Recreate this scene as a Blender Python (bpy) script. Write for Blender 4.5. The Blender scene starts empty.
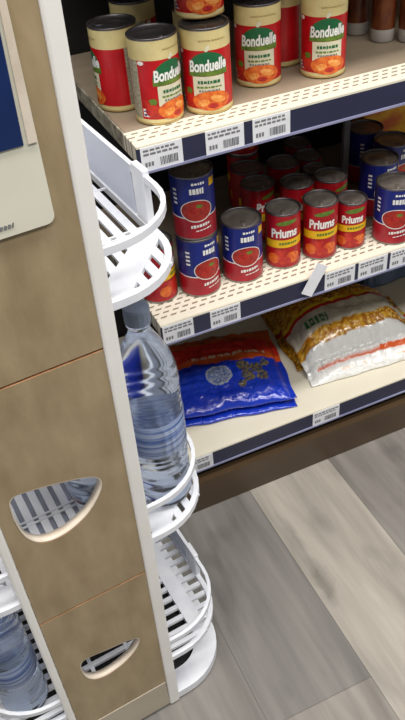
import bpy, bmesh, math, random
from math import sin, cos, pi, sqrt, radians
from mathutils import Vector, Matrix, noise
random.seed(7)
SC = bpy.context.scene
COL = SC.collection

# ------------------------------------------------------------------ colour / materials
def lin(c):
    return tuple(((v/255)/12.92 if v/255 <= .04045 else ((v/255+.055)/1.055)**2.4) for v in c)
def mat(name, rgb, rough=.5, metal=0, **kw):
    m = bpy.data.materials.new(name); m.use_nodes = True
    nt = m.node_tree; b = nt.nodes['Principled BSDF']
    b.inputs['Base Color'].default_value = (*lin(rgb), 1)
    b.inputs['Roughness'].default_value = rough
    b.inputs['Metallic'].default_value = metal
    for k, v in kw.items():
        b.inputs[k.replace('_', ' ')].default_value = v
    return m
def nn(m, t, **kw):
    n = m.node_tree.nodes.new(t)
    for k, v in kw.items():
        if k in n.inputs: n.inputs[k].default_value = v
        else: setattr(n, k, v)
    return n
def lk(m, a, b): m.node_tree.links.new(a, b)
def bsdf(m): return m.node_tree.nodes['Principled BSDF']
def objcoord(m, scale=(1, 1, 1)):
    tc = nn(m, 'ShaderNodeTexCoord'); mp = nn(m, 'ShaderNodeMapping')
    mp.inputs['Scale'].default_value = scale
    lk(m, tc.outputs['Object'], mp.inputs['Vector'])
    return mp.outputs['Vector']
def mottle(m, rgb2, scale=(20, 20, 20), detail=3, lo=.35, hi=.65, bump=0, dist=.002):
    """mix the base colour with a second one by noise, optional bump"""
    b = bsdf(m); v = objcoord(m, scale)
    nz = nn(m, 'ShaderNodeTexNoise', Scale=1.0, Detail=detail)
    lk(m, v, nz.inputs['Vector'])
    mr = nn(m, 'ShaderNodeMapRange'); mr.inputs['From Min'].default_value = lo; mr.inputs['From Max'].default_value = hi
    lk(m, nz.outputs['Fac'], mr.inputs['Value'])
    mx = nn(m, 'ShaderNodeMix', data_type='RGBA')
    mx.inputs[6].default_value = b.inputs['Base Color'].default_value[:]
    mx.inputs[7].default_value = (*lin(rgb2), 1)
    lk(m, mr.outputs['Result'], mx.inputs[0]); lk(m, mx.outputs[2], b.inputs['Base Color'])
    if bump:
        bp = nn(m, 'ShaderNodeBump', Strength=bump, Distance=dist)
        lk(m, nz.outputs['Fac'], bp.inputs['Height']); lk(m, bp.outputs['Normal'], b.inputs['Normal'])
    return m

M = {}
M['white_plastic'] = mottle(mat('white plastic', (236, 238, 244), .35), (226, 229, 238), (30, 30, 30))
M['slat_shade'] = mottle(mat('tray liner', (150, 154, 170), .5), (140, 144, 160), (20, 20, 20))  # grey carries the shade seen between the tray slats
M['frame_white'] = mottle(mat('frame white', (242, 241, 238), .4), (235, 233, 228), (12, 12, 12))
M['sheet'] = mat('frosted sheet', (226, 232, 246), .35, Transmission_Weight=.25, IOR=1.2)
M['kraft'] = mottle(mat('kraft board', (170, 151, 119), .42), (150, 131, 100), (30, 30, 11), 5, .32, .68, .5, .004)
M['kraft_edge'] = mottle(mat('board edge', (196, 150, 110), .7), (165, 120, 82), (60, 60, 60))
M['trim'] = mottle(mat('hole trim', (222, 210, 194), .4), (208, 194, 176), (40, 40, 40))
M['base_grey'] = mottle(mat('stand base', (186, 176, 158), .5), (176, 166, 148), (12, 12, 12))
M['sign_cream'] = mottle(mat('sign cream', (226, 224, 208), .35), (218, 216, 198), (10, 10, 10))
M['sign_blue'] = mottle(mat('sign blue', (14, 44, 98), .3), (10, 36, 84), (14, 14, 14))
M['ink'] = mat('ink', (28, 28, 30), .6)
M['bar_ink'] = mat('barcode ink', (84, 84, 90), .6)
M['ink_soft'] = mat('soft ink', (120, 120, 122), .6)
M['paper'] = mottle(mat('label paper', (234, 235, 240), .6), (226, 228, 234), (50, 50, 50))
M['rail'] = mottle(mat('price rail', (44, 47, 74), .35), (38, 41, 66), (8, 8, 20))
M['rail_lip_highlight'] = mottle(mat('rail lip highlight', (150, 152, 182), .3), (130, 132, 164), (9, 9, 9))  # pale tone puts the lip's highlight into the colour
M['black_steel'] = mottle(mat('black steel', (22, 21, 22), .6), (17, 16, 17), (14, 14, 14))
M['upright'] = mottle(mat('grey upright', (116, 116, 120), .5), (98, 98, 102), (25, 25, 25))
M['kick'] = mottle(mat('kick plate', (84, 66, 47), .35), (74, 58, 41), (3, 3, 10))
M['shelf_cream'] = mottle(mat('shelf cream', (230, 224, 206), .5), (222, 215, 196), (6, 6, 6))
M['shelf_taupe'] = mottle(mat('shelf insert', (158, 143, 124), .45), (148, 133, 114), (4, 30, 4))
M['shelf_side'] = mottle(mat('shelf side', (190, 182, 162), .6), (120, 112, 98), (70, 70, 70))
M['tin'] = mottle(mat('tin', (176, 172, 164), .32, .9), (150, 146, 140), (30, 30, 30))
M['tin_lid'] = mottle(mat('lid tin', (138, 130, 124), .4, .45), (116, 108, 102), (40, 40, 40))
M['tin_dark'] = mottle(mat('lid steel', (118, 114, 116), .38, .85), (96, 92, 96), (40, 40, 40))
M['gold'] = mat('gold lacquer', (206, 180, 120), .35, .6)
M['can_red'] = mottle(mat('can red', (198, 18, 28), .35), (182, 12, 24), (30, 30, 30))
M['can_cream'] = mottle(mat('can cream', (224, 208, 150), .4), (214, 196, 136), (40, 40, 40))
M['can_back'] = mottle(mat('can back print', (190, 182, 156), .45), (140, 134, 116), (300, 300, 300))
M['green'] = mottle(mat('logo green', (26, 96, 58), .4), (34, 112, 64), (60, 60, 60))
M['leaf'] = mottle(mat('leaf green', (110, 138, 50), .4), (80, 112, 40), (120, 120, 120))
M['white_ink'] = mat('white ink', (240, 240, 236), .45)
M['plate'] = mottle(mat('label panel', (226, 220, 190), .4), (212, 208, 186), (80, 80, 80))
M['noodle'] = mottle(mat('noodle', (242, 176, 96), .4), (226, 130, 50), (160, 160, 160))
M['orange_food'] = mottle(mat('food orange', (232, 124, 44), .4), (206, 78, 28), (140, 140, 140), 4)
M['tomato'] = mottle(mat('tomato', (206, 52, 36), .35), (160, 24, 26), (90, 90, 90))
M['can_blue'] = mottle(mat('can blue', (22, 40, 132), .35), (18, 32, 112), (40, 40, 40))
M['can_crimson'] = mottle(mat('can crimson', (176, 26, 44), .35), (158, 20, 38), (40, 40, 40))
M['soup'] = mottle(mat('soup', (188, 50, 36), .4), (150, 34, 30), (120, 120, 120), 4)
M['yellow'] = mottle(mat('yellow ink', (236, 190, 20), .4), (224, 176, 22), (60, 60, 60))
M['prium_red'] = mottle(mat('can scarlet', (178, 18, 32), .35), (158, 14, 28), (50, 50, 50))
M['brown_label'] = mottle(mat('brown label', (78, 30, 16), .4), (112, 56, 20), (90, 90, 40), 4)
M['pale_band'] = mat('pale band', (170, 165, 160), .4)
M['bag_yellow'] = mottle(mat('box yellow', (250, 186, 14), .4), (216, 96, 16), (14, 14, 22), 2, .45, .6)
M['cap'] = mottle(mat('bottle cap', (128, 140, 160), .4), (116, 128, 150), (60, 60, 60))
M['water'] = mat('water bottle', (226, 234, 246), .14, Transmission_Weight=1.0, IOR=1.2)
M['wrap'] = mottle(mat('bottle wrap', (96, 124, 190), .25, Transmission_Weight=.6, IOR=1.2), (196, 210, 236), (6, 6, 240), 2, .4, .6)
def plastic_film(name):
    m = mat(name, (255, 255, 255), .16, Coat_Weight=.7, Coat_Roughness=.08)
    a = nn(m, 'ShaderNodeVertexColor'); a.layer_name = 'print'
    lk(m, a.outputs['Color'], bsdf(m).inputs['Base Color'])
    v = objcoord(m, (38, 26, 30))
    nz = nn(m, 'ShaderNodeTexNoise', Scale=1.0, Detail=3.0, Distortion=1.2); lk(m, v, nz.inputs['Vector'])
    bp = nn(m, 'ShaderNodeBump', Strength=.9, Distance=.009)
    lk(m, nz.outputs['Fac'], bp.inputs['Height']); lk(m, bp.outputs['Normal'], bsdf(m).inputs['Normal'])
    return m
M['film'] = plastic_film('printed film')

# perforated cream steel: rows of slanted dashes
def perforated():
    m = mat('perforated cream', (226, 216, 190), .5)
    tc = nn(m, 'ShaderNodeTexCoord'); sp = nn(m, 'ShaderNodeSeparateXYZ'); lk(m, tc.outputs['Object'], sp.inputs[0])
    def math_(op, a, b=None, c=None):
        n = nn(m, 'ShaderNodeMath', operation=op)
        for i, q in enumerate((a, b, c)):
            if q is None: continue
            if isinstance(q, (int, float)): n.inputs[i].default_value = q
            else: lk(m, q, n.inputs[i])
        return n.outputs[0]
    x, y = sp.outputs[0], sp.outputs[1]
    row = math_('DIVIDE', y, .0128)
    rf = math_('FRACT', row); ri = math_('FLOOR', row)
    sl = math_('SUBTRACT', math_('DIVIDE', x, .0185), math_('MULTIPLY', rf, .5))
    cf = math_('FRACT', math_('ADD', sl, math_('MULTIPLY', ri, .5)))
    inr = math_('LESS_THAN', math_('ABSOLUTE', math_('SUBTRACT', rf, .5)), .17)
    inc = math_('LESS_THAN', math_('ABSOLUTE', math_('SUBTRACT', cf, .5)), .3)
    edge = math_('GREATER_THAN', y, .010)
    f = math_('MULTIPLY', math_('MULTIPLY', inr, inc), edge)
    mx = nn(m, 'ShaderNodeMix', data_type='RGBA')
    mx.inputs[6].default_value = (*lin((232, 226, 209)), 1); mx.inputs[7].default_value = (*lin((140, 126, 106)), 1)
    lk(m, f, mx.inputs[0]); lk(m, mx.outputs[2], bsdf(m).inputs['Base Color'])
    return m
M['perforated'] = perforated()

def wood_floor():
    m = mat('wood planks', (140, 136, 130), .42)
    a = nn(m, 'ShaderNodeVertexColor'); a.layer_name = 'print'
    v = objcoord(m, (16, 2.4, 1))
    n1 = nn(m, 'ShaderNodeTexNoise', Scale=1.0, Detail=6.0, Distortion=1.0); lk(m, v, n1.inputs['Vector'])
    v2 = objcoord(m, (70, 3.2, 1))
    n2 = nn(m, 'ShaderNodeTexNoise', Scale=1.0, Detail=4.0, Distortion=.4); lk(m, v2, n2.inputs['Vector'])
    v3 = objcoord(m, (9, 4.2, 1))
    n3 = nn(m, 'ShaderNodeTexNoise', Scale=1.0, Detail=3.0); lk(m, v3, n3.inputs['Vector'])
    def mr(src, lo, hi, a_, b_):
        r = nn(m, 'ShaderNodeMapRange')
        for k, q in zip(('From Min', 'From Max', 'To Min', 'To Max'), (lo, hi, a_, b_)): r.inputs[k].default_value = q
        lk(m, src, r.inputs['Value']); return r.outputs['Result']
    def mul(c, f):
        x = nn(m, 'ShaderNodeMix', data_type='RGBA', blend_type='MULTIPLY'); x.inputs[0].default_value = 1
        lk(m, c, x.inputs[6]); lk(m, f, x.inputs[7]); return x.outputs[2]
    c = mul(a.outputs['Color'], mr(n1.outputs['Fac'], .3, .7, .72, 1.15))
    c = mul(c, mr(n2.outputs['Fac'], .3, .7, .9, 1.07))
    c = mul(c, mr(n3.outputs['Fac'], .62, .76, 1.0, .62))       # knots
    # a few knots and mineral streaks of the boards
    tc = nn(m, 'ShaderNodeTexCoord'); wn = nn(m, 'ShaderNodeTexNoise', Scale=22.0, Detail=3.0); lk(m, tc.outputs['Object'], wn.inputs['Vector'])
    dv = nn(m, 'ShaderNodeVectorMath', operation='MULTIPLY_ADD'); lk(m, wn.outputs['Color'], dv.inputs[0])
    dv.inputs[1].default_value = (.03, .05, 0); lk(m, tc.outputs['Object'], dv.inputs[2])
    for (kx, ky, a_, b_, st) in [(0.547, -0.157, 0.022, 0.05, 0.55), (0.477, -0.266, 0.02, 0.05, 0.75), (0.477, -0.162, 0.012, 0.07, 0.45), (0.47, -0.308, 0.016, 0.03, 0.6), (0.791, -0.056, 0.03, 0.05, 0.6), (0.628, -0.304, 0.02, 0.06, 0.3)]:
        mp = nn(m, 'ShaderNodeMapping'); mp.inputs['Scale'].default_value = (1/a_, 1/b_, 0); mp.inputs['Location'].default_value = (-(kx+.015)/a_, -(ky+.025)/b_, 0)
        lk(m, dv.outputs[0], mp.inputs['Vector'])
        ln = nn(m, 'ShaderNodeVectorMath', operation='LENGTH'); lk(m, mp.outputs['Vector'], ln.inputs[0])
        c = mul(c, mr(ln.outputs['Value'], .15, 1.1, 1-st*.5, 1.0))
    lk(m, c, bsdf(m).inputs['Base Color'])
    return m
M['floor'] = wood_floor()

# ------------------------------------------------------------------ mesh helpers
class MB:
    def __init__(s): s.v = []; s.f = []; s.m = []; s.mats = []; s.sm = []
    def mi(s, m):
        if m not in s.mats: s.mats.append(m)
        return s.mats.index(m)
    def add(s, vs, fs, m, smooth=False):
        o = len(s.v); k = s.mi(m); s.v += [tuple(v) for v in vs]
        for f in fs: s.f.append([i+o for i in f]); s.m.append(k); s.sm.append(smooth)
        return s
    def box(s, a, b, m):
        (x0, y0, z0), (x1, y1, z1) = a, b
        vs = [(x0,y0,z0),(x1,y0,z0),(x1,y1,z0),(x0,y1,z0),(x0,y0,z1),(x1,y0,z1),(x1,y1,z1),(x0,y1,z1)]
        return s.add(vs, [(0,3,2,1),(4,5,6,7),(0,1,5,4),(1,2,6,5),(2,3,7,6),(3,0,4,7)], m)
    def prism(s, pts, z0, z1, m):
        n = len(pts); vs = [(x, y, z0) for x, y in pts]+[(x, y, z1) for x, y in pts]
        fs = [tuple(range(n-1, -1, -1)), tuple(range(n, 2*n))]+[(i, (i+1) % n, n+(i+1) % n, n+i) for i in range(n)]
        return s.add(vs, fs, m)
    def lathe(s, prof, m, n=40, smooth=True, cap0=False, cap1=False, wob=None):
        vs = []; fs = []
        for (r, z) in prof:
            for i in range(n):
                a = 2*pi*i/n; rr = r if wob is None else r*wob(a, z)
                vs.append((rr*sin(a), -rr*cos(a), z))
        for j in range(len(prof)-1):
            for i in range(n):
                i2 = (i+1) % n; fs.append((j*n+i, j*n+i2, (j+1)*n+i2, (j+1)*n+i))
        if cap0: fs.append(tuple(range(n-1, -1, -1)))
        if cap1: fs.append(tuple(range((len(prof)-1)*n, len(prof)*n)))
        return s.add(vs, fs, m, smooth)
    def ribbon(s, path, w, z0, z1, m, closed=False):
        """vertical ribbon of thickness w (inward to the left of the path) following a plan path"""
        P = [Vector(p) for p in path]; n = len(P); vs = []; fs = []
        for i, p in enumerate(P):
            if closed: a, b = P[i-1], P[(i+1) % n]
            else: a, b = P[max(i-1, 0)], P[min(i+1, n-1)]
            t = (b-a).normalized(); nrm = Vector((-t.y, t.x))
            q = p+nrm*w
            vs += [(p.x, p.y, z0), (q.x, q.y, z0), (q.x, q.y, z1), (p.x, p.y, z1)]
        k = n if closed else n-1
        for i in range(k):
            a = 4*i; b = 4*((i+1) % n)
            for j in range(4): fs.append((a+j, a+(j+1) % 4, b+(j+1) % 4, b+j))
        if not closed: fs += [(0, 3, 2, 1), (4*n-4, 4*n-3, 4*n-2, 4*n-1)]
        return s.add(vs, fs, m)
    def build(s, name, parent=None, bevel=0, loc=None):
        me = bpy.data.meshes.new(name); me.from_pydata(s.v, [], s.f)
        for m in s.mats: me.materials.append(m)
        me.polygons.foreach_set('material_index', s.m); me.polygons.foreach_set('use_smooth', s.sm)
        bm = bmesh.new(); bm.from_mesh(me); bmesh.ops.recalc_face_normals(bm, faces=bm.faces); bm.to_mesh(me); bm.free()
        me.update()
        o = bpy.data.objects.new(name, me); COL.objects.link(o)
        if parent: o.parent = parent
        if loc: o.location = loc
        if bevel:
            b = o.modifiers.new('bevel', 'BEVEL'); b.width = bevel; b.segments = 2; b.limit_method = 'ANGLE'
        return o
def tag(o, label=None, cat=None, group=None, kind=None):
    if label: o['label'] = label
    if cat: o['category'] = cat
    if group: o['group'] = group
    if kind: o['kind'] = kind
    return o
def empty(name, loc=(0, 0, 0), rz=0):
    o = bpy.data.objects.new(name, None); COL.objects.link(o); o.location = loc; o.rotation_euler.z = rz
    o.empty_display_size = .02
    return o
def copy_tree(o, loc, rz, label, group=None):
    c = o.copy(); COL.objects.link(c); c.location = loc; c.rotation_euler.z = rz
    c['label'] = label
    if group: c['group'] = group
    for ch in list(o.children):
        d = ch.copy(); COL.objects.link(d); d.parent = c
        for g in list(ch.children):
            e = g.copy(); COL.objects.link(e); e.parent = d
    return c

_tc = {}
def text_mesh(txt, size, shear=0, bold=.0):
    """(verts, faces) of a word, centred at 0"""
    cu = bpy.data.curves.new('word', 'FONT'); cu.body = txt; cu.size = size; cu.shear = shear; cu.offset = bold
    cu.align_x = 'CENTER'; cu.align_y = 'CENTER'; cu.resolution_u = 3
    ob = bpy.data.objects.new('word', cu); COL.objects.link(ob)
    me = ob.to_mesh(); vs = [v.co[:2] for v in me.vertices]; fs = [tuple(p.vertices) for p in me.polygons]
    ob.to_mesh_clear(); bpy.data.objects.remove(ob); bpy.data.curves.remove(cu)
    return vs, fs

# ------------------------------------------------------------------ measured layout
Z1, Z2, Z3 = .8359, .5081, .1550            # tops of the three shelves in view
SL, SR = .304, 2.1                           # left and right ends of the shelves

# ------------------------------------------------------------------ floor
def build_floor():
    mb = MB(); cols = []
    tones = {0: (172, 165, 155), 1: (134, 129, 124), -1: (128, 124, 120), -2: (128, 124, 119), 2: (150, 144, 137)}
    for k in range(-14, 14):
        xa = .452+.2*k; xb = xa+.2
        joint = -.485 if k == -1 else -.485+random.uniform(-.55, .55)
        if k in (0, 1): joint = .5
        ys = [joint+1.22*j for j in range(-4, 3)]
        for a, b in zip(ys[:-1], ys[1:]):
            a_, b_ = max(a, -3.2), min(b, .6)
            if b_-a_ < .02: continue
            t = tones.get(k, None)
            if t is None or (k == -1 and b_ < -.4):
                g = random.uniform(122, 158); t = (g, g*.965, g*.92)
                if k == -1: t = (146, 140, 133)
            e = .00035
            mb.add([(xa+e, a_+e, 0), (xb-e, a_+e, 0), (xb-e, b_-e, 0), (xa+e, b_-e, 0)], [(0, 1, 2, 3)], M['floor']); cols.append(t)
    mb.add([(-2.4, -3.2, -.0015), (3.3, -3.2, -.0015), (3.3, .6, -.0015), (-2.4, .6, -.0015)], [(0, 1, 2, 3)], M['floor']); cols.append((100, 95, 90))
    mb.add([(-2.4, -3.2, -.05), (3.3, -3.2, -.05), (3.3, .6, -.05), (-2.4, .6, -.05)], [(3, 2, 1, 0)], M['floor']); cols.append((100, 95, 90))
    o = mb.build('floor'); me = o.data
    at = me.color_attributes.new('print', 'FLOAT_COLOR', 'CORNER')
    for p, c in zip(me.polygons, cols):
        for li in p.loop_indices: at.data[li].color = (*lin(c), 1)
        if p.normal.z < 0 and p.center.z > -.02: p.flip()
    tag(o, kind='structure')
build_floor()

# ------------------------------------------------------------------ shelving
gond = empty('shelving_unit', (0, 0, 0))
tag(gond, 'cream steel shelving bay with navy price rails holding cans and bags', 'shelving')
def shelf(z, perf, insert):
    mb = MB()
    if perf:
        mb.box((SL, .002, z-.028), (SR, insert, z), M['perforated'])
        mb.box((SL+.004, insert+.001, z-.024), (SR-.004, .45, z-.0006), M['shelf_taupe'])
        mb.box((SL, insert+.001, z-.028), (SL+.0035, .45, z), M['shelf_side'])
    else:
        mb.box((SL, .002, z-.028), (SR, .45, z), M['shelf_cream'])
    o = mb.build('shelf', gond, .0012)
    r = MB(); r.box((SL, -.003, z-.0395), (SR, .0015, z-.0035), M['rail']); rail = r.build('price_rail', o)
    l = MB(); l.box((SL, -.0055, z-.0433), (SR, .0015, z-.0397), M['rail_lip_highlight']); l.build('rail_lip_highlight', rail if False else o)  # lower lip of the rail, highlight painted in by its paler colour
    c = MB(); c.box((SL, -.003, z-.0033), (SR, .0015, z), M['shelf_cream']); c.build('front_edge', o)
    b = MB(); b.prism([(.03, z-.028), (.03, z-.045), (.44, z-.10), (.44, z-.028)], SL+.004, SL+.007, M['black_steel'])
    b.v = [(zz, x, y) for (x, y, zz) in b.v]
    b.build('bracket', o)
    return o
shelf(Z1, True, .056); shelf(Z2, True, .092); shelf(Z3, False, 0); shelf(1.145, True, .118)
mb = MB(); mb.box((-1.3, .455, .0), (SR, .475, 1.75), M['black_steel']); mb.build('back_panel', gond)
mb = MB(); mb.box((SL+.001, -.013, 0.001), (SR, .012, .086), M['kick']); mb.build('kick_plate', gond)
mb = MB(); mb.box((SL+.001, .014, .001), (SR, .45, .126), M['black_steel']); mb.build('plinth', gond)  # plinth, its black also paints the shade above the kick plate
for x in (-.02, SR):
    mb = MB(); mb.box((x, .425, .0), (x+.03, .454, 1.75), M['black_steel']); mb.build('upright', gond)

# ------------------------------------------------------------------ price tags
def price_tag(seed, w, h=.0375):
    rnd = random.Random(seed); mb = MB()
    mb.box((-w/2, -.0012, -h/2), (w/2, 0, h/2), M['paper'])
    y = -.0015
    def bar(x0, x1, z0, z1, m): mb.add([(x0, y, z0), (x1, y, z0), (x1, y, z1), (x0, y, z1)], [(0, 1, 2, 3)], m)
    x = -w*.05
    while x < w*.36:                               # barcode
        t = rnd.choice((.0008, .0012, .0018)); bar(x, x+t, -h*.36, -h*.02, M['bar_ink']); x += t+rnd.choice((.0008, .0012))
    for k in range(2):                             # lines of tiny print
        z = h*.36-k*.006; x = -w*.44
        while x < w*.34:
            t = rnd.uniform(.004, .009); bar(x, x+t, z-.0016, z+.0016, M['ink_soft']); x += t+.002
    x = -w*.42
    for k in range(3): bar(x, x+.0035, -h*.3, -h*.12, M['ink_soft']); x += .005
    return mb
tags = [(.309, .375, Z1, 'white price tag at the left end of the top navy rail, under the red cans'),
        (.413, .477, Z1, 'white price tag second from left on the top navy rail'),
        (.492, .557, Z1, 'white price tag third from left on the top navy rail, furthest right there'),
        (.306, .364, Z2, 'white price tag at the left end of the middle navy rail, beside the bottle'),
        (.397, .456, Z2, 'white price tag below the single blue can, second on the middle rail'),
        (.631, .696, Z2, 'white price tag just right of the tilted blank card on the middle rail'),
        (.704, .768, Z2, 'white price tag second to the right of the tilted blank card'),
        (.775, .840, Z2, 'white price tag on middle rail beside the right edge of the photo'),
        (.312, .377, Z3, 'white price tag on the bottom rail beside the white bottle tray'),
        (.614, .680, Z3, 'white price tag alone in the middle of the bottom navy rail')]
for i, (a, b, z, lab) in enumerate(tags):
    o = price_tag(i, b-a).build('price_tag', None, 0, ((a+b)/2, -.0033, z-.0215))
    tag(o, lab, 'price tag', 'price tags in the navy rails')
mb = MB(); mb.box((-.0125, -.0007, -.032), (.0125, .0007, .032), M['paper'])
o = mb.build('shelf_card', None, 0, (.606, -.0085, .504)); o.rotation_euler = (radians(-4), radians(34), 0)
tag(o, 'blank white card tilted across the middle navy rail below the scarlet cans', 'card')

# ------------------------------------------------------------------ cans
class CanPrint(MB):
    def setup(s, r): s.r = r; return s
    def P(s, u, z, k): a = u/s.r; rr = s.r+.00025*k; return (rr*sin(a), -rr*cos(a), z)
    def grid(s, us, zs, fn, k=0):
        for i in range(len(us)-1):
            for j in range(len(zs)-1):
                u0, u1, z0, z1 = us[i], us[i+1], zs[j], zs[j+1]
                s.add([s.P(u0, z0, k), s.P(u1, z0, k), s.P(u1, z1, k), s.P(u0, z1, k)], [(0, 1, 2, 3)], fn((u0+u1)/2, (z0+z1)/2), False)
    def rect(s, u0, u1, z0, z1, m, k, slope=0):
        n = max(1, int(abs(u1-u0)/.004))
        for i in range(n):
            a = u0+(u1-u0)*i/n; b = u0+(u1-u0)*(i+1)/n
            s.add([s.P(a, z0+slope*a, k), s.P(b, z0+slope*b, k), s.P(b, z1+slope*b, k), s.P(a, z1+slope*a, k)], [(0, 1, 2, 3)], m)
    def ell(s, cu, cz, ru, rz, m, k, a0=0, a1=2*pi, rot=0):
        N = 24; R = 4; vs = []; fs = []
        for j in range(R+1):
            for i in range(N+1):
                a = a0+(a1-a0)*i/N; x = ru*j/R*cos(a); y = rz*j/R*sin(a)
                vs.append(s.P(cu+x*cos(rot)-y*sin(rot), cz+x*sin(rot)+y*cos(rot), k))
        for j in range(R):
            for i in range(N):
                q = j*(N+1)+i; fs.append((q, q+1, q+N+2, q+N+1))
        s.add(vs, fs, m)
    def word(s, txt, cu, cz, w, h, m, k, shear=0, bold=0, rot=0):
        vs, fs = text_mesh(txt, .02, shear, bold)
        x0 = min(v[0] for v in vs); x1 = max(v[0] for v in vs); y0 = min(v[1] for v in vs); y1 = max(v[1] for v in vs)
        vs = [((x-(x0+x1)/2)*w/(x1-x0), (y-(y0+y1)/2)*h/(y1-y0)) for x, y in vs]
        s.add([s.P(cu+x*cos(rot)-y*sin(rot), cz+x*sin(rot)+y*cos(rot), k) for x, y in vs], fs, m)
    def strokes(s, u0, u1, cz, h, m, k, seed=1, slope=0):
        rnd = random.Random(seed); u = u0
        while u < u1:
            w = rnd.uniform(.0025, .0055); hh = h*rnd.uniform(.6, 1)
            s.rect(u, min(u+w, u1), cz-hh/2, cz+hh/2, m, k, slope); u += w+.0012
def wrap_us(r, n=48): return [-pi*r+2*pi*r*i/n for i in range(n+1)]

def make_can(kind, r, h, fn, name, label, group, lidmat):
    root = empty(name); tag(root, label, 'can', group)
    cp = CanPrint().setup(r-.0006); fn(cp, h); cp.build('label', root)
    rim = MB(); base = MB()
    base.lathe([(.0001, .0016), (r-.0035, .0016), (r-.002, 0), (r, .0008), (r, .0028), (r-.0008, .0042)], M['gold'] if kind == 'T' else M['tin']); base.build('bottom_rim', root)
    rim.lathe([(r-.0008, h-.0042), (r, h-.0028), (r, h-.0008), (r-.001, h), (r-.0028, h-.0006), (r-.003, h-.004)], M['tin_dark'])
    rim.build('top_rim', root)
    lid = MB()
    lid.lathe([(r-.003, h-.004), (r-.0055, h-.0045), (r-.0065, h-.0036), (r-.010, h-.0036), (r-.011, h-.0044), (r*.45, h-.0042), (r*.42, h-.0036), (.0001, h-.0036)], lidmat)
    lid_o = lid.build('lid', root)
    t = MB(); t.lathe([(.0001, .0012), (.0055, .0012), (.0062, .0006), (.0062, 0)], lidmat, 16)
    t.v = [(x*.8, y*1.5-r*.45, z+h-.0040) for x, y, z in t.v]; t.build('pull_tab', lid_o)
    return root

def print_T(c, h):
    def f(u, z):
        if z > .096: return M['can_cream']
        if z < .009: return M['can_cream']
        return M['can_red'] if -.054 < u < .074 else M['can_back']
    c.grid(wrap_us(c.r), [.003, .009, .03, .06, .096, h-.003], f)
    c.ell(0, .068, .031, .026, M['green'], 1, 0, pi)
    c.rect(-.031, .031, .059, .0685, M['leaf'], 1)
    c.word('Bonduelle', 0, .0745, .059, .0175, M['white_ink'], 3, .15, .0007, .05)
    c.rect(-.025, .025, .026, .0585, M['plate'], 2)
    c.strokes(-.017, .017, .050, .0055, M['green'], 4, 3)
    c.strokes(-.019, .019, .0425, .003, M['leaf'], 4, 5)
    c.strokes(-.016, .016, .037, .003, M['ink_soft'], 4, 8)
    c.ell(.003, .0215, .030, .015, M['orange_food'], 4)
    c.ell(-.010, .019, .009, .005, M['noodle'], 5, rot=.3)
    c.ell(.012, .024, .012, .005, M['noodle'], 5, rot=-.3); c.ell(.004, .014, .008, .004, M['tomato'], 5)
    c.ell(-.036, .034, .009, .006, M['leaf'], 2, rot=.5)
    c.ell(-.034, .022, .013, .010, M['tomato'], 3)
    c.ell(-.045, .034, .007, .005, M['tomato'], 3)
    c.rect(-.051, -.039, .013, .025, M['white_ink'], 2)
    c.strokes(-.050, -.040, .0215, .003, M['can_blue'], 3, 4); c.strokes(-.050, -.040, .016, .003, M['can_blue'], 3, 6)
    c.ell(-.047, .0925, .005, .003, M['white_ink'], 2)
    c.ell(.0, .0985, .005, .003, M['plate'], 2, rot=.9)
    c.strokes(-.012, .03, .110, .002, M['gold'], 2, 9)
def print_B(c, h):
    c.grid(wrap_us(c.r), [.003, .006, .041, .043, h-.004, h-.003], lambda u, z: M['can_crimson'] if z < .041 else (M['white_ink'] if z < .043 else M['can_blue']))
    for a in (0, .115):                                # the print repeats on the back
        c.ell(a, .055, .0285, .0205, M['white_ink'], 1); c.ell(a, .0555, .0268, .0188, M['soup'], 2)
        c.ell(a+.005, .064, .006, .003, M['leaf'], 3); c.ell(a-.008, .055, .009, .005, M['tomato'], 3)
        c.strokes(a-.010, a+.014, .091, .012, M['white_ink'], 2, 11); c.strokes(a-.006, a+.016, .104, .005, M['white_ink'], 2, 12)
        c.strokes(a-.012, a+.022, .027, .006, M['white_ink'], 2, 14, .12); c.strokes(a-.004, a+.024, .018, .003, M['white_ink'], 2, 15, .12)
        c.rect(a+.026, a+.040, .094, .108, M['yellow'], 2)
        for q in range(4): c.rect(a-.042, a-.034, .066+.008*q, .070+.008*q, M['white_ink'], 1)
def print_P(c, h):
    z = [.003, .006, h-.003]
    c.grid(wrap_us(c.r), [q*h/.114 for q in (.003, .02, .04, .108)]+[h-.003], lambda u, z: M['prium_red'])
    k = h/.114
    for a in (0, .104):
        c.rect(a-.038, a+.040, .046*k, .062*k, M['yellow'], 1, .05)
        c.word('Priums', a+.001, .0765*k, .050*k, .019*k, M['white_ink'], 2, .12, .0008, .06)
        c.ell(a+.006, .097*k, .020, .0045, M['leaf'], 1, rot=.14)
        c.strokes(a-.008, a+.026, .0545*k, .006*k, M['leaf'], 2, 21, .05)
        c.ell(a-.004, .028*k, .018, .015*k, M['tomato'], 1); c.ell(a+.018, .024*k, .014, .012*k, M['orange_food'], 2)
        c.ell(a-.020, .022*k, .012, .011*k, M['orange_food'], 2); c.ell(a+.002, .018*k, .012, .010*k, M['tomato'], 3)

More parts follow.
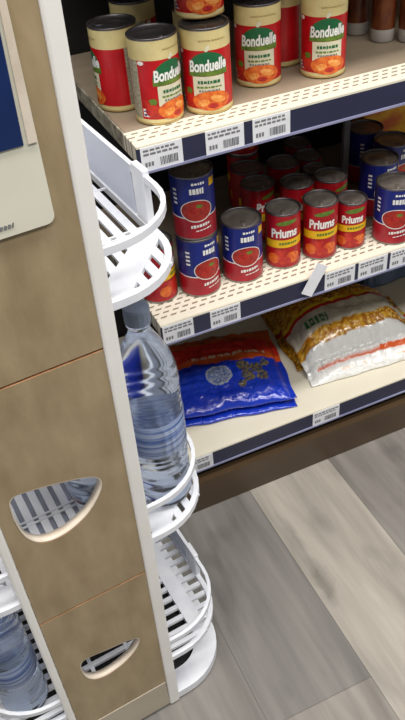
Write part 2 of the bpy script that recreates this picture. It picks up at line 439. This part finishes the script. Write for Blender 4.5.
GT, GB, GP = 'tall red cans on the upper shelf', 'blue and crimson cans on the middle shelf', 'scarlet cans on the middle shelf'
hT, hB, hP, hS = .127, .117, .114, .097
canT = make_can('T', .0378, hT, print_T, 'tin_can', '', GT, M['tin_dark'])
canB = make_can('B', .0375, hB, print_B, 'tin_can', '', GB, M['tin_lid'])
canP = make_can('P', .033, hP, print_P, 'tin_can', '', GP, M['tin_lid'])
canS = make_can('P', .029, hS, print_P, 'tin_can', '', GP, M['tin_lid'])
used = {}
def put(proto, x, y, z, deg, label):
    if id(proto) not in used:
        used[id(proto)] = 1; proto.location = (x, y, z); proto.rotation_euler.z = radians(deg); proto['label'] = label; return proto
    return copy_tree(proto, (x, y, z), radians(deg), label)
e = .0004
# rotation: positive turns the front of the label towards the right
put(canT, .377, .085, Z1+e, 20, 'red can front left on the upper shelf, its logo turned to the right')
put(canT, .458, .078, Z1+e, -20, 'red can second from left on the upper shelf, another can stacked above it')
put(canT, .573, .131, Z1+e, -24, 'red can standing alone third in the upper shelf row, set back a little')
put(canT, .679, .104, Z1+e, -20, 'red can furthest right of the big upper shelf cans, beside bare shelf')
put(canT, .344, .168, Z1+e, -108, 'red can at the shelf end behind the front left can, half hidden')
put(canT, .648, .190, Z1+e, -88, 'red can half hidden behind the rightmost red can, plain red side showing')
put(canT, .415, .275, Z1+e, 95, 'red can in the dark behind the two front left cans, cream band showing')
put(canT, .480, .158, Z1+e, 60, 'red can directly behind the second front can, under the stacked can')
put(canT, .470, .120, Z1+hT+2*e, -10, 'red can stacked on top of the front cans, cut off at the photo top')
put(canB, .415, .075, Z2+e, 8, 'blue and crimson can at the bottom of the stack of two')
put(canB, .4155, .076, Z2+hB+2*e, -14, 'blue and crimson can on top of the stack of two')
put(canB, .502, .075, Z2+e, -12, 'single blue and crimson can between the stacked pair and scarlet cans')
put(canB, .808, .044, Z2+e, -26, 'blue and crimson can in front at the right edge of the photo')
put(canB, .838, .142, Z2+e, 0, 'blue can directly behind the front blue can at right edge, grey lid showing')
put(canB, .906, .196, Z2+e, 10, 'blue can at the right edge of the photo, third row, grey lid')
put(canB, .893, .275, Z2+e, 200, 'blue can furthest back on the right, dark lid under the upper shelf')
put(canP, .586, .074, Z2+e, -26, 'scarlet can front left of the three, beside the single blue can')
put(canP, .660, .066, Z2+e, -26, 'scarlet can in the middle of the three front ones, yellow band bright')
put(canS, .726, .064, Z2+e, -28, 'smaller scarlet can, right of the three front ones, beside the blue can')
put(canP, .340, .090, Z2+e, 40, 'scarlet can at the shelf end, mostly hidden behind the white tray')
put(canP, .656, .147, Z2+e, 10, 'scarlet can with dark lid directly behind the middle front scarlet can')
put(canP, .722, .134, Z2+e, 10, 'scarlet can with dark lid directly behind the small front scarlet can')
put(canP, .590, .181, Z2+e, 10, 'scarlet can in shadow, second row behind the leftmost scarlet front can')
put(canP, .673, .232, Z2+e, 10, 'scarlet can in the third row behind the middle front scarlet can')
put(canS, .731, .200, Z2+e, 10, 'small scarlet can in the third row behind the small front one')
put(canS, .748, .263, Z2+e, 10, 'small scarlet can in the fourth row, dim grey lid')
put(canS, .760, .326, Z2+e, 10, 'small scarlet can furthest back in the dark, right of the stacked scarlet pair')
put(canP, .601, .250, Z2+e, 10, 'scarlet can in deep shadow in front of the stacked scarlet pair')
put(canP, .628, .322, Z2+e, 20, 'scarlet can at the bottom of the pair stacked at the back')
put(canP, .628, .321, Z2+hP+2*e, -26, 'scarlet can atop the pair stacked at the back, just under the shelf')

# small brown jars at the back right of the upper shelf
def jar(r, h):
    root = empty('food_jar')
    a = MB(); a.lathe([(r*.9, 0), (r, .003), (r, .022)], M['pale_band'], 28); a.lathe([(.0001, .001), (r*.9, 0)], M['pale_band'], 28); a.build('base_band', root)
    b = MB(); b.lathe([(r, .022), (r, h*.72), (r*.96, h*.8)], M['brown_label'], 28)
    b.build('label', root)
    c = MB(); c.lathe([(r*.96, h*.8), (r*1.0, h*.81), (r*1.0, h*.98), (r*.95, h), (.0001, h)], M['can_red'], 28); c.build('lid', root)
    return root
j = jar(.0215, .105); tag(j, '', 'jar', 'brown jars at the back of the upper shelf')
for i, (x, y, lab) in enumerate([(.831, .236, 'brown jar with pale base on upper shelf, leftmost, partly behind the red can'),
                                 (.846, .176, 'brown jar with pale base, middle of the three at the upper right'),
                                 (.884, .146, 'brown and orange jar nearest the right edge of the photo on the upper shelf'),
                                 ]):
    if i == 0: j.location = (x, y, Z1+e); j['label'] = lab
    else: copy_tree(j, (x, y, Z1+e), i*.7, lab)

# tall yellow carton and grey divider at the back right of the middle shelf
root = empty('yellow_carton', (1.02, .335, Z2+e), radians(-8)); tag(root, 'yellow and orange pack standing behind the blue cans at the right edge', 'pack')
mb = MB(); mb.box((-.10, -.03, 0), (.10, .03, .215), M['bag_yellow']); mb.build('carton_body', root, .006)
mb = MB(); mb.box((-.098, -.006, .2152), (.098, .006, .236), M['bag_yellow']); mb.build('top_fold', root, .002)
mb = MB(); mb.box((-.007, -.005, 0), (.007, .005, .17), M['upright']); mb.box((-.008, -.03, 0), (.008, .09, .003), M['upright'])
o = mb.build('shelf_divider', None, .001, (.826, .245, Z2+e)); tag(o, 'thin grey upright shelf divider behind the cans, left of the blue ones', 'divider')

# ------------------------------------------------------------------ bags
def sstep(a, b, x):
    t = max(0, min(1, (x-a)/(b-a))); return t*t*(3-2*t)
def bag(name, origin, deg, w, d, T, colfn, bottom=None, seal=.012, seed=0, crink=1.0, NX=110, NY=84, lift=.0):
    """a filled film pillow pack; local x along its width, local y into the shelf"""
    ca, sa = cos(radians(deg)), sin(radians(deg))
    def world(x, y): return origin[0]+x*ca-y*sa, origin[1]+x*sa+y*ca
    vs = []; cs = []
    def prof(u, v):
        a = max(0, 1-abs(2*u-1)**3.2)**.55; b = max(0, 1-abs(2*v-1)**2.6)**.6
        return a*b
    for side in (0, 1):
        for j in range(NY+1):
            for i in range(NX+1):
                u, v = i/NX, j/NY
                ui = max(0, min(1, (u*w-seal)/(w-2*seal)))       # the two ends are flat seals
                p = prof(ui, v)
                wob = .006*noise.noise(Vector((v*4+seed, 0, 1)))*(1 if u < .5 else -1)*abs(2*u-1)**6
                wv = .006*noise.noise(Vector((u*5+seed, 3, 1)))*abs(2*v-1)**6
                x, y = u*w+wob, v*d+wv
                wx, wy = world(x, y)
                zb = bottom(wx, wy) if bottom else 0
                lumps = .5+.5*noise.noise(Vector((x*28, y*28, seed*3.1)))
                cr = noise.noise(Vector((x*55+seed, y*22, 2)))*.0035+noise.noise(Vector((x*16+y*30, y*60, seed)))*.0025
                edge = .35+.65*(1-abs(2*u-1)**4)
                if side: z = zb+.0035*edge+T*p*(.86+.14*lumps)+crink*cr*min(1, .3+p*1.2)+.002
                else: z = zb+.0008+(.010+lift)*(1-p)**2*.15
                if side and z < zb+.0022: z = zb+.0022
                vs.append((x, y, z)); cs.append(colfn(u, v))
    n = (NX+1)*(NY+1); fs = []
    for j in range(NY):
        for i in range(NX):
            a = j*(NX+1)+i; fs.append((n+a, n+a+1, n+a+NX+2, n+a+NX+1)); fs.append((a, a+NX+1, a+NX+2, a+1))
    rim = [i for i in range(NX+1)]+[j*(NX+1)+NX for j in range(1, NY+1)]+[NY*(NX+1)+i for i in range(NX-1, -1, -1)]+[j*(NX+1) for j in range(NY-1, 0, -1)]
    for k in range(len(rim)):
        a, b = rim[k], rim[(k+1) % len(rim)]; fs.append((a, b, n+b, n+a))
    mb = MB(); mb.add(vs, fs, M['film'], True)
    o = mb.build(name, None, 0, (origin[0], origin[1], Z3+.0006)); o.rotation_euler.z = radians(deg)
    me = o.data; at = me.color_attributes.new('print', 'FLOAT_COLOR', 'POINT')
    for i, c in enumerate(cs): at.data[i].color = (*lin(c), 1)
    return o, prof
def mixc(a, b, t): return tuple(p+(q-p)*t for p, q in zip(a, b))
def nz(x, y, s=0): return .5+.5*noise.noise(Vector((x, y, s)))
def blue_print(u, v):
    BL = (20, 48, 180); 
    if v < .50+.015*sin(u*7):
        c = mixc(BL, (34, 78, 210), nz(u*5, v*5, 1)*.6)
        d = sqrt(((u-.46)*.28)**2+((v-.33)*.245)**2)
        if d < .029: c = (176, 184, 198) if d > .025 else ((104, 120, 168) if nz(u*60, v*60) < .55 else (168, 178, 200))
        # pasta spirals pictured right of the emblem
        for (a, b, r) in ((.66, .40, .055), (.76, .36, .05), (.68, .27, .05), (.79, .26, .045), (.62, .19, .03), (.84, .42, .035)):
            q = sqrt(((u-a)*1.0)**2+((v-b)*.75)**2)
            if q < r*(.75+.5*nz(u*24, v*24, 4)): c = (128, 112, 70) if nz(u*50, v*50, 2) > .5 else (58, 66, 96)
        return c
    if v < .585: c = (206, 84, 30)
    else: c = mixc((190, 34, 30), (214, 58, 38), nz(u*6, v*6, 3))
    if .54 < v < .63 and .25 < u < .88:      # a line of pale lettering
        if abs(v-.585) < .022 and nz(u*75, v*6, 8) > .45: c = (226, 190, 160)
    if v > .80: c = mixc(c, (180, 120, 30), .5)
    return c
def gold_print(u, v):
    c = mixc((206, 150, 34), (150, 92, 18), sstep(.35, .65, nz(u*34, v*30, 5)))
    if nz(u*60, v*55, 2) > .66: c = (238, 200, 96)
    if .50 < v < .57: c = (186, 30, 24)
    elif .57 < v < .62: c = (232, 190, 40)
    return c
def white_print(u, v):
    W_ = (240, 240, 238)
    corn = mixc((218, 160, 44), (168, 104, 22), sstep(.35, .65, nz(u*30, v*22, 6)))
    if nz(u*52, v*44, 2) > .66: corn = (242, 206, 110)
    edge = .20+.09*nz(u*5, 0, 3)+.05*u
    if v < edge: c = W_
    elif v < .34+.06*nz(u*6, 1, 2)+.06*u: c = corn
    elif v < .60: c = mixc((186, 178, 158), (212, 206, 190), nz(u*8, v*8, 1))
    elif v < .65: c = (200, 40, 30)
    elif v < .69: c = (232, 196, 40)
    else: c = corn
    if .105 < v-.02*u < .125 and u > .08: c = (222, 96, 40)
    if .04 < v < .06 and u > .1 and nz(u*9, v*4, 7) > .55: c = (224, 180, 150)
    if .43 < v < .53 and .10 < u < .27:       # green word on the clear film
        q = ((u-.10)/.04) % 1
        if q < .72 and not (.28 < q < .5 and .46 < v < .50): c = (46, 120, 70)
    return c
# lower and upper blue bag (one lies on the other)
low, pr = bag('pasta_bag', (.326, .090), -13, .276, .24, .012, blue_print, seed=3, crink=.5)
tag(low, 'blue pasta bag underneath, only its flat front edge showing under the other', 'bag', 'blue pasta bags')
def lowtop(wx, wy):
    ca, sa = cos(radians(-13)), sin(radians(-13)); dx, dy = wx-.326, wy-.090
    x, y = dx*ca+dy*sa, -dx*sa+dy*ca
    u, v = x/.276, y/.24
    if not (-.02 < u < 1.02 and -.02 < v < 1.02): return .0
    return .018*sstep(0, .09, v)*sstep(-.02, .06, u)*sstep(1.02, .94, u)
o, _ = bag('pasta_bag', (.322, .098), -13, .282, .245, .034, blue_print, bottom=lambda x, y: .019, seed=8, crink=1.3)
tag(o, 'shiny blue pasta bag with red top and round emblem, lying in front left', 'bag', 'blue pasta bags')
g, _ = bag('corn_bag', (.650, .125), -6, .27, .25, .050, gold_print, seed=5, crink=1.2)
tag(g, 'golden clear bag with red band squeezed between blue bag and white bag', 'bag')
def goldtop(wx, wy):
    ca, sa = cos(radians(-6)), sin(radians(-6)); dx, dy = wx-.650, wy-.125
    x, y = dx*ca+dy*sa, -dx*sa+dy*ca
    u, v = x/.27, y/.25
    if not (-.03 < u < 1.03 and -.05 < v < 1.05): return 0
    u = max(0, min(1, (u*.27-.012)/(.246))); 
    a = max(0, 1-abs(2*u-1)**3.2)**.55; b = max(0, 1-abs(2*max(0, min(1, v))-1)**2.6)**.6
    return .010+.053*a*b
def smooth_gold(wx, wy):
    s = 0; k = 0
    for ax in (-.02, 0, .02):
        for ay in (-.02, 0, .02): s = max(s, goldtop(wx+ax*.7, wy+ay*.7)); k += 1
    return s
o, _ = bag('corn_bag', (.652, .066), -6, .315, .235, .040, white_print, bottom=smooth_gold, seed=11, crink=1.3, NX=90, NY=66)
tag(o, 'white and clear bag of golden corn with orange stripe, leaning at right', 'bag')
o, _ = bag('snack_bag', (.945, .315), 0, .25, .13, .15, lambda u, v: mixc((70, 92, 128), (110, 130, 160), nz(u*5, v*5, 9)), seed=21, NX=40, NY=40)
tag(o, 'grey blue bag at the far right edge of the bottom shelf', 'bag')

# ------------------------------------------------------------------ bottle stand
PHI = radians(5.0)
stand = empty('bottle_display_stand', (.1423, -.3749, 0), PHI)
tag(stand, 'tan board display stand with white plastic trays holding water bottles', 'display stand')
PW, D = .193, .49
XL, XR = -PW-.107, .107
def outline(rad=.092, inset=0, x0=XL, x1=XR, y0=.003, y1=D, n=9):
    x0 += inset; x1 -= inset; y0 += inset; y1 -= inset; rad = max(.005, rad-inset); pts = []
    for cx, cy, a0 in ((x1-rad, y0+rad, -pi/2), (x1-rad, y1-rad, 0), (x0+rad, y1-rad, pi/2), (x0+rad, y0+rad, pi)):
        for i in range(n+1):
            a = a0+pi/2*i/n; pts.append((cx+rad*cos(a), cy+rad*sin(a)))
    return pts
def span_at(x, axis, inset=.004):
    """extent of the rounded outline along the other axis at coordinate x"""
    rad = .092; lo0, hi0, o0, o1 = (XL, XR, .003, D) if axis == 'x' else (.003, D, XL, XR)
    if x < lo0+inset or x > hi0-inset: return None
    dx = max(0, (lo0+rad)-x, x-(hi0-rad)); k = rad-sqrt(max(0, rad*rad-dx*dx))
    return o0+k+inset, o1-k-inset
def tray(z, rimz, xslats):
    root = None
    mb = MB()
    mb.ribbon(outline(), .008, z-.007, z+.003, M['white_plastic'], True)
    if not xslats:
        x = XL+.014
        while x < XR-.008:
            s_ = span_at(x, 'x')
            if s_: mb.box((x-.0056, s_[0], z-.004), (x+.0056, s_[1], z), M['white_plastic'])
            x += .0185
        for y in (.118, .126, .245, .364, .372):
            s_ = span_at(y, 'y'); mb.box((s_[0], y-.0014, z-.001), (s_[1], y+.0014, z+.0016), M['white_plastic'])
        for sx in (1, -1):
            for sy in (1, -1):
                cx, cy = (XL+XR)/2, (.003+D)/2
                P = [(.001, .006), (.026, .010), (.100, .092), (.100, .118), (.080, .110), (.001, .034)]
                P = [(p[0], p[1]) if sx > 0 else (2*cx-p[0], p[1]) for p in P]
                P = [(p[0], p[1]) if sy > 0 else (p[0], 2*cy-p[1]) for p in P]
                mb.prism(P, z-.004, z+.0016, M['white_plastic'])
    else:
        y = .022
        while y < D-.01:
            s_ = span_at(y, 'y')
            if s_: mb.box((s_[0], y-.004, z-.006), (s_[1], y+.004, z), M['white_plastic'])
            y += .0205
        for x in (.056, -PW-.056):
            s_ = span_at(x, 'x'); mb.box((x-.013, s_[0]+.02, z-.006), (x+.013, s_[1]-.02, z+.0012), M['white_plastic'])
        for x in (-PW*.33, -PW*.66):
            s_ = span_at(x, 'x'); mb.box((x-.003, s_[0], z-.009), (x+.003, s_[1], z-.001), M['white_plastic'])
    fl = mb.build('tray', stand)
    if .3 < z < .6:
        q = MB(); q.box((-PW-.004, .05, z-.0075), (.004, .44, z-.0055), M['slat_shade']); q.build('slat_shade_sheet', fl)  # added sheet, its grey paints the shade into the slat gaps
    r = MB(); r.ribbon(outline(), .0055, rimz-.004, rimz+.005, M['white_plastic'], True); r.build('rim', fl)
    for x, s_ in ((XR, 1), (XL, -1)):
        for y in (.134, .356):
            p = MB(); p.box((x-.007 if s_ > 0 else x-.002, y-.016, z-.006), (x+.002 if s_ > 0 else x+.007, y+.016, rimz+.011), M['white_plastic']); p.build('post', fl, .0015)
        w = MB(); w.box((x-.0055 if s_ > 0 else x+.0035, .156, z+.004), (x-.0035 if s_ > 0 else x+.0055, .334, rimz+.004), M['sheet']); w.build('side_sheet', fl)
    return fl
tray(.848, .911, False); tray(.454, .516, False); tray(.139, .186, True)
# rounded foot: a white ring with a hollow each side, tan-grey skirt under the boards
mb = MB()
mb.ribbon(outline(.095), .040, .006, .024, M['white_plastic'], True)
ft = mb.build('foot_ring', stand)
mb = MB(); mb.ribbon(outline(.09, .004), .03, .0005, .0055, M['base_grey'], True); mb.build('foot_pad', ft)
mb = MB(); mb.prism(outline(.09, .0405), .004, .008, M['black_steel']); mb.build('foot_shade_plate', ft)  # added black plate, shadow inside the foot ring put into its colour
mb = MB(); mb.lathe([(.0001, .03), (.003, .03), (.004, .027), (.004, .012)], M['white_plastic'], 12)
mb.v = [(x+XR-.004, y+.105, z-.004) for x, y, z in mb.v]; mb.build('foot_peg', ft)

TOP = 1.20
lean = lambda z: -.009+.0125*z                 # the outer edge leans out a touch towards the top
for (ya, yb) in ((0, .014), (D-.011, D+.003)):
    mb = MB()
    mb.v = []; x0, x1 = -.0185, 0
    vs = []
    for z in (.003, TOP+.02):
        vs += [(x0+lean(z), ya, z), (x1+lean(z), ya, z), (x1+lean(z), yb, z), (x0+lean(z), yb, z)]
    mb.add(vs, [(0, 3, 2, 1), (4, 5, 6, 7), (0, 1, 5, 4), (1, 2, 6, 5), (2, 3, 7, 6), (3, 0, 4, 7)], M['frame_white'])
    mb.build('side_post', stand, .003)
    mb = MB(); mb.box((-PW, ya, .003), (-PW+.012, yb, TOP+.02), M['frame_white']); mb.build('side_post', stand, .003)
    mb = MB(); mb.box((-PW+.013, ya+.001, .010), (-.028, yb-.001, .0825), M['base_grey']); mb.build('skirt', stand)
    mb = MB(); mb.box((-PW+.013, ya+.001, TOP), (-.0155, yb-.001, TOP+.018), M['frame_white']); mb.build('top_rail', stand)
H1 = [(-.163,.648),(-.136,.645),(-.102,.637),(-.076,.629),(-.060,.622),(-.051,.610),(-.054,.594),(-.069,.571),(-.085,.557),(-.105,.547),(-.122,.544),(-.140,.547),(-.153,.558),(-.162,.578),(-.165,.615)]
H2 = [(-.150,.262),(-.135,.266),(-.101,.260),(-.069,.255),(-.053,.247),(-.052,.235),(-.067,.212),(-.091,.197),(-.121,.192),(-.140,.202),(-.150,.225)]
def smooth_loop(P, it=2):
    for _ in range(it):
        Q = []
        for i in range(len(P)):
            a, b = P[i], P[(i+1) % len(P)]
            Q += [(a[0]*.75+b[0]*.25, a[1]*.75+b[1]*.25), (a[0]*.25+b[0]*.75, a[1]*.25+b[1]*.75)]
        P = Q
    return P
def board(z0, z1, hole, y0, y1):
    bm = bmesh.new()
    xr0, xr1 = -.0188+lean(z0), -.0188+lean(z1)
    outer = [(-PW+.0125, z0), (xr0, z0), (xr1, z1), (-PW+.0125, z1)]
    loops = [outer]+([smooth_loop(hole)] if hole else [])
    edges = []
    for L in loops:
        vs = [bm.verts.new((x, y0, z)) for x, z in L]
        edges += [bm.edges.new((vs[i], vs[(i+1) % len(vs)])) for i in range(len(vs))]
    bmesh.ops.triangle_fill(bm, use_beauty=True, use_dissolve=False, edges=edges)
    r = bmesh.ops.extrude_face_region(bm, geom=bm.faces[:])
    bmesh.ops.translate(bm, vec=(0, y1-y0, 0), verts=[v for v in r['geom'] if isinstance(v, bmesh.types.BMVert)])
    bmesh.ops.recalc_face_normals(bm, faces=bm.faces)
    me = bpy.data.meshes.new('board_panel'); bm.to_mesh(me); bm.free(); me.materials.append(M['kraft']); me.materials.append(M['kraft_edge'])
    for p in me.polygons:
        if abs(p.normal.z) > .7: p.material_index = 1
    o = bpy.data.objects.new('board_panel', me); COL.objects.link(o); o.parent = stand
    if hole:
        L = smooth_loop(hole); c = Vector((sum(p[0] for p in L)/len(L), sum(p[1] for p in L)/len(L)))
        n = len(L); vs = []; fs = []
        for (x, z) in L:
            v = Vector((x, z)); inn = v+(c-v).normalized()*.0022; out = v-(c-v).normalized()*-.0004
            dy = y1-y0
            s_ = 1 if dy > 0 else -1
            vs += [(out.x, y0+.0003*s_, out.y), (inn.x, y0+.0003*s_, inn.y), (inn.x, y0+.013*s_, inn.y), (out.x, y0+.013*s_, out.y)]
        for i in range(n):
            a, b = 4*i, 4*((i+1) % n)
            for j_ in range(4): fs.append((a+j_, a+(j_+1) % 4, b+(j_+1) % 4, b+j_))
        mb = MB(); mb.add(vs, fs, M['trim'], True); mb.build('hole_trim', o)
    return o
for y0, y1 in ((.0022, .012), (D+.0008, D-.009)):
    board(.0835, .3942, H2, y0, y1); board(.3972, .7982, H1, y0, y1); board(.8015, TOP-.001, None, y0, y1)
    mb = MB(); mb.box((-PW+.013, min(y0, y1)+.003, .388), (-.024, max(y0, y1)-.003, .404), M['kraft_edge'])
    mb.build('joint_strip', stand); mb = MB()
    mb.box((-PW+.013, min(y0, y1)+.003, .792), (-.022, max(y0, y1)-.003, .808), M['kraft_edge']); mb.build('joint_strip', stand)

# price sign on the upper board
sg = MB()
def rrect(x0, x1, z0, z1, r, n=6):
    P = []
    for cx, cz, a0 in ((x1-r, z0+r, -pi/2), (x1-r, z1-r, 0), (x0+r, z1-r, pi/2), (x0+r, z0+r, pi)):
        for i in range(n+1): a = a0+pi/2*i/n; P.append((cx+r*cos(a), cz+r*sin(a)))
    return P
def slab(mb, P, ya, yb, m):
    n = len(P); vs = [(x, ya, z) for x, z in P]+[(x, yb, z) for x, z in P]
    mb.add(vs, [tuple(range(n)), tuple(range(2*n-1, n-1, -1))]+[(i, n+i, n+(i+1) % n, (i+1) % n) for i in range(n)], m)
slab(sg, rrect(-.172, -.0385, .9625, 1.185, .008), .0018, -.0015, M['sign_cream'])
sign = sg.build('price_sign', stand)
b_ = MB(); slab(b_, [(-.170, 1.0405), (-.0515, 1.0405), (-.0475, 1.183), (-.170, 1.183)], -.0016, -.0030, M['sign_blue']); b_.build('sign_header', sign)
b_ = MB(); slab(b_, [(-.0475, 1.0405), (-.0395, 1.0405), (-.0395, 1.183), (-.0445, 1.183)], -.0016, -.0035, M['kraft_edge'] if False else M['trim']); b_.build('sign_edge', sign)
b_ = MB()
slab(b_, rrect(-.112, -.0905, .981, .9975, .005), -.0016, -.0022, M['ink'])
rnd = random.Random(5); x = -.125
while x < -.078:
    w = rnd.uniform(.0015, .003); slab(b_, [(x, .9705), (x+w, .9705), (x+w+.001, .9705+rnd.uniform(.003, .005)), (x+.001, .9745)], -.0016, -.0022, M['ink_soft']); x += w+.0012
b_.build('sign_print', sign)

# ------------------------------------------------------------------ water bottles
def make_bottle():
    root = empty('water_bottle'); tag(root, '', 'bottle', 'water bottles in the display stand')
    R = .0405; prof = [(.0001, .004), (.022, .001), (.034, .0008), (.0385, .006)]
    z = .010
    while z < .205:
        prof.append((R-.0011*(.5+.5*cos(z/.0135*2*pi)) if not .105 < z < .165 else R-.001, z)); z += .0034
    prof += [(R, .21), (R*.99, .222), (R*.93, .238), (R*.80, .256), (R*.60, .273), (R*.40, .287), (.0135, .295), (.0132, .302), (.0155, .303), (.0155, .3055), (.0128, .307), (.0128, .312), (.0001, .312)]
    b = MB(); b.lathe(prof, M['water'], 36, True, wob=lambda a, z: 1+.004*sin(6*a+z*60)*(1 if .02 < z < .21 else 0)); b.build('bottle_body', root)
    w = MB(); w.lathe([(R+.0002, .107), (R+.0008, .108), (R+.0008, .163), (R+.0002, .164)], M['wrap'], 36); w.build('wrap_label', root)
    c = MB(); c.lathe([(.0152, .3062), (.0158, .307), (.0158, .326), (.0145, .3285), (.0001, .3285)], M['cap'], 30, False, wob=lambda a, z: 1+.02*(round(a*15/pi) % 2)); c.build('cap', root)
    return root
Rm = Matrix.Rotation(PHI, 3, 'Z'); S0 = Vector((.1423, -.3749, 0))
bt = make_bottle(); first = True
for (x, y, z, lab) in [(.051, .072, .4568, 'clear water bottle standing in the middle tray on the right, cap in view'),
                       (-.034, .128, .4568, 'water bottle in the middle tray behind the board, glimpsed through the upper hole'),
                       (.040, .250, .1404, 'water bottle in the lowest tray on the right, seen past the board edge'),
                       (-.236, .066, .1404, 'water bottle in the lowest tray on the left, nearest the camera'),
                       (-.243, .152, .1404, 'water bottle behind the near one in the lowest tray on the left')]:
    p = S0+Rm @ Vector((x, y, z))
    if first: bt.location = p; bt['label'] = lab; first = False
    else:
        q = copy_tree(bt, p, random.uniform(0, 3), lab)
        if z < .2: q.scale = (.9, .9, .9)

# ------------------------------------------------------------------ light
w = bpy.data.worlds.new('shop'); SC.world = w; w.use_nodes = True
w.node_tree.nodes['Background'].inputs['Color'].default_value = (.93, .96, 1.0, 1)
w.node_tree.nodes['Background'].inputs['Strength'].default_value = .18
def lamp(name, loc, sx, sy, power, rot=(0, 0, 0), col=(1, .97, .92)):
    l = bpy.data.lights.new(name, 'AREA'); l.shape = 'RECTANGLE'; l.size = sx; l.size_y = sy; l.energy = power; l.color = col
    o = bpy.data.objects.new(name, l); COL.objects.link(o); o.location = loc; o.rotation_euler = rot
lamp('ceiling_strip_light', (.6, -.72, 3.0), 3.6, .35, 78)
lamp('ceiling_strip_light', (.6, -1.75, 3.0), 3.6, .35, 64, (radians(6), 0, 0))

# ------------------------------------------------------------------ camera (solved from the photograph)
pitch, roll, yaw, f = .701447409, -.0955447145, -.359800027, 757.871787
fwd = Vector((-sin(yaw)*cos(pitch), cos(yaw)*cos(pitch), -sin(pitch)))
right = Vector((cos(yaw), sin(yaw), 0)); up = right.cross(fwd)
r2 = right*cos(roll)+up*sin(roll); u2 = -right*sin(roll)+up*cos(roll)
cd = bpy.data.cameras.new('camera'); cam = bpy.data.objects.new('camera', cd); COL.objects.link(cam)
cd.sensor_fit = 'HORIZONTAL'; cd.sensor_width = 36; cd.lens = f*36/405; cd.clip_start = .02
cam.matrix_world = Matrix(((r2.x, u2.x, -fwd.x, 0), (r2.y, u2.y, -fwd.y, -1.0), (r2.z, u2.z, -fwd.z, 1.30281905), (0, 0, 0, 1)))
SC.camera = cam
vs_ = SC.view_settings; vs_.view_transform = 'Standard'; vs_.look = 'None'; vs_.gamma = 1; vs_.exposure = 0.0; vs_.use_curve_mapping = False
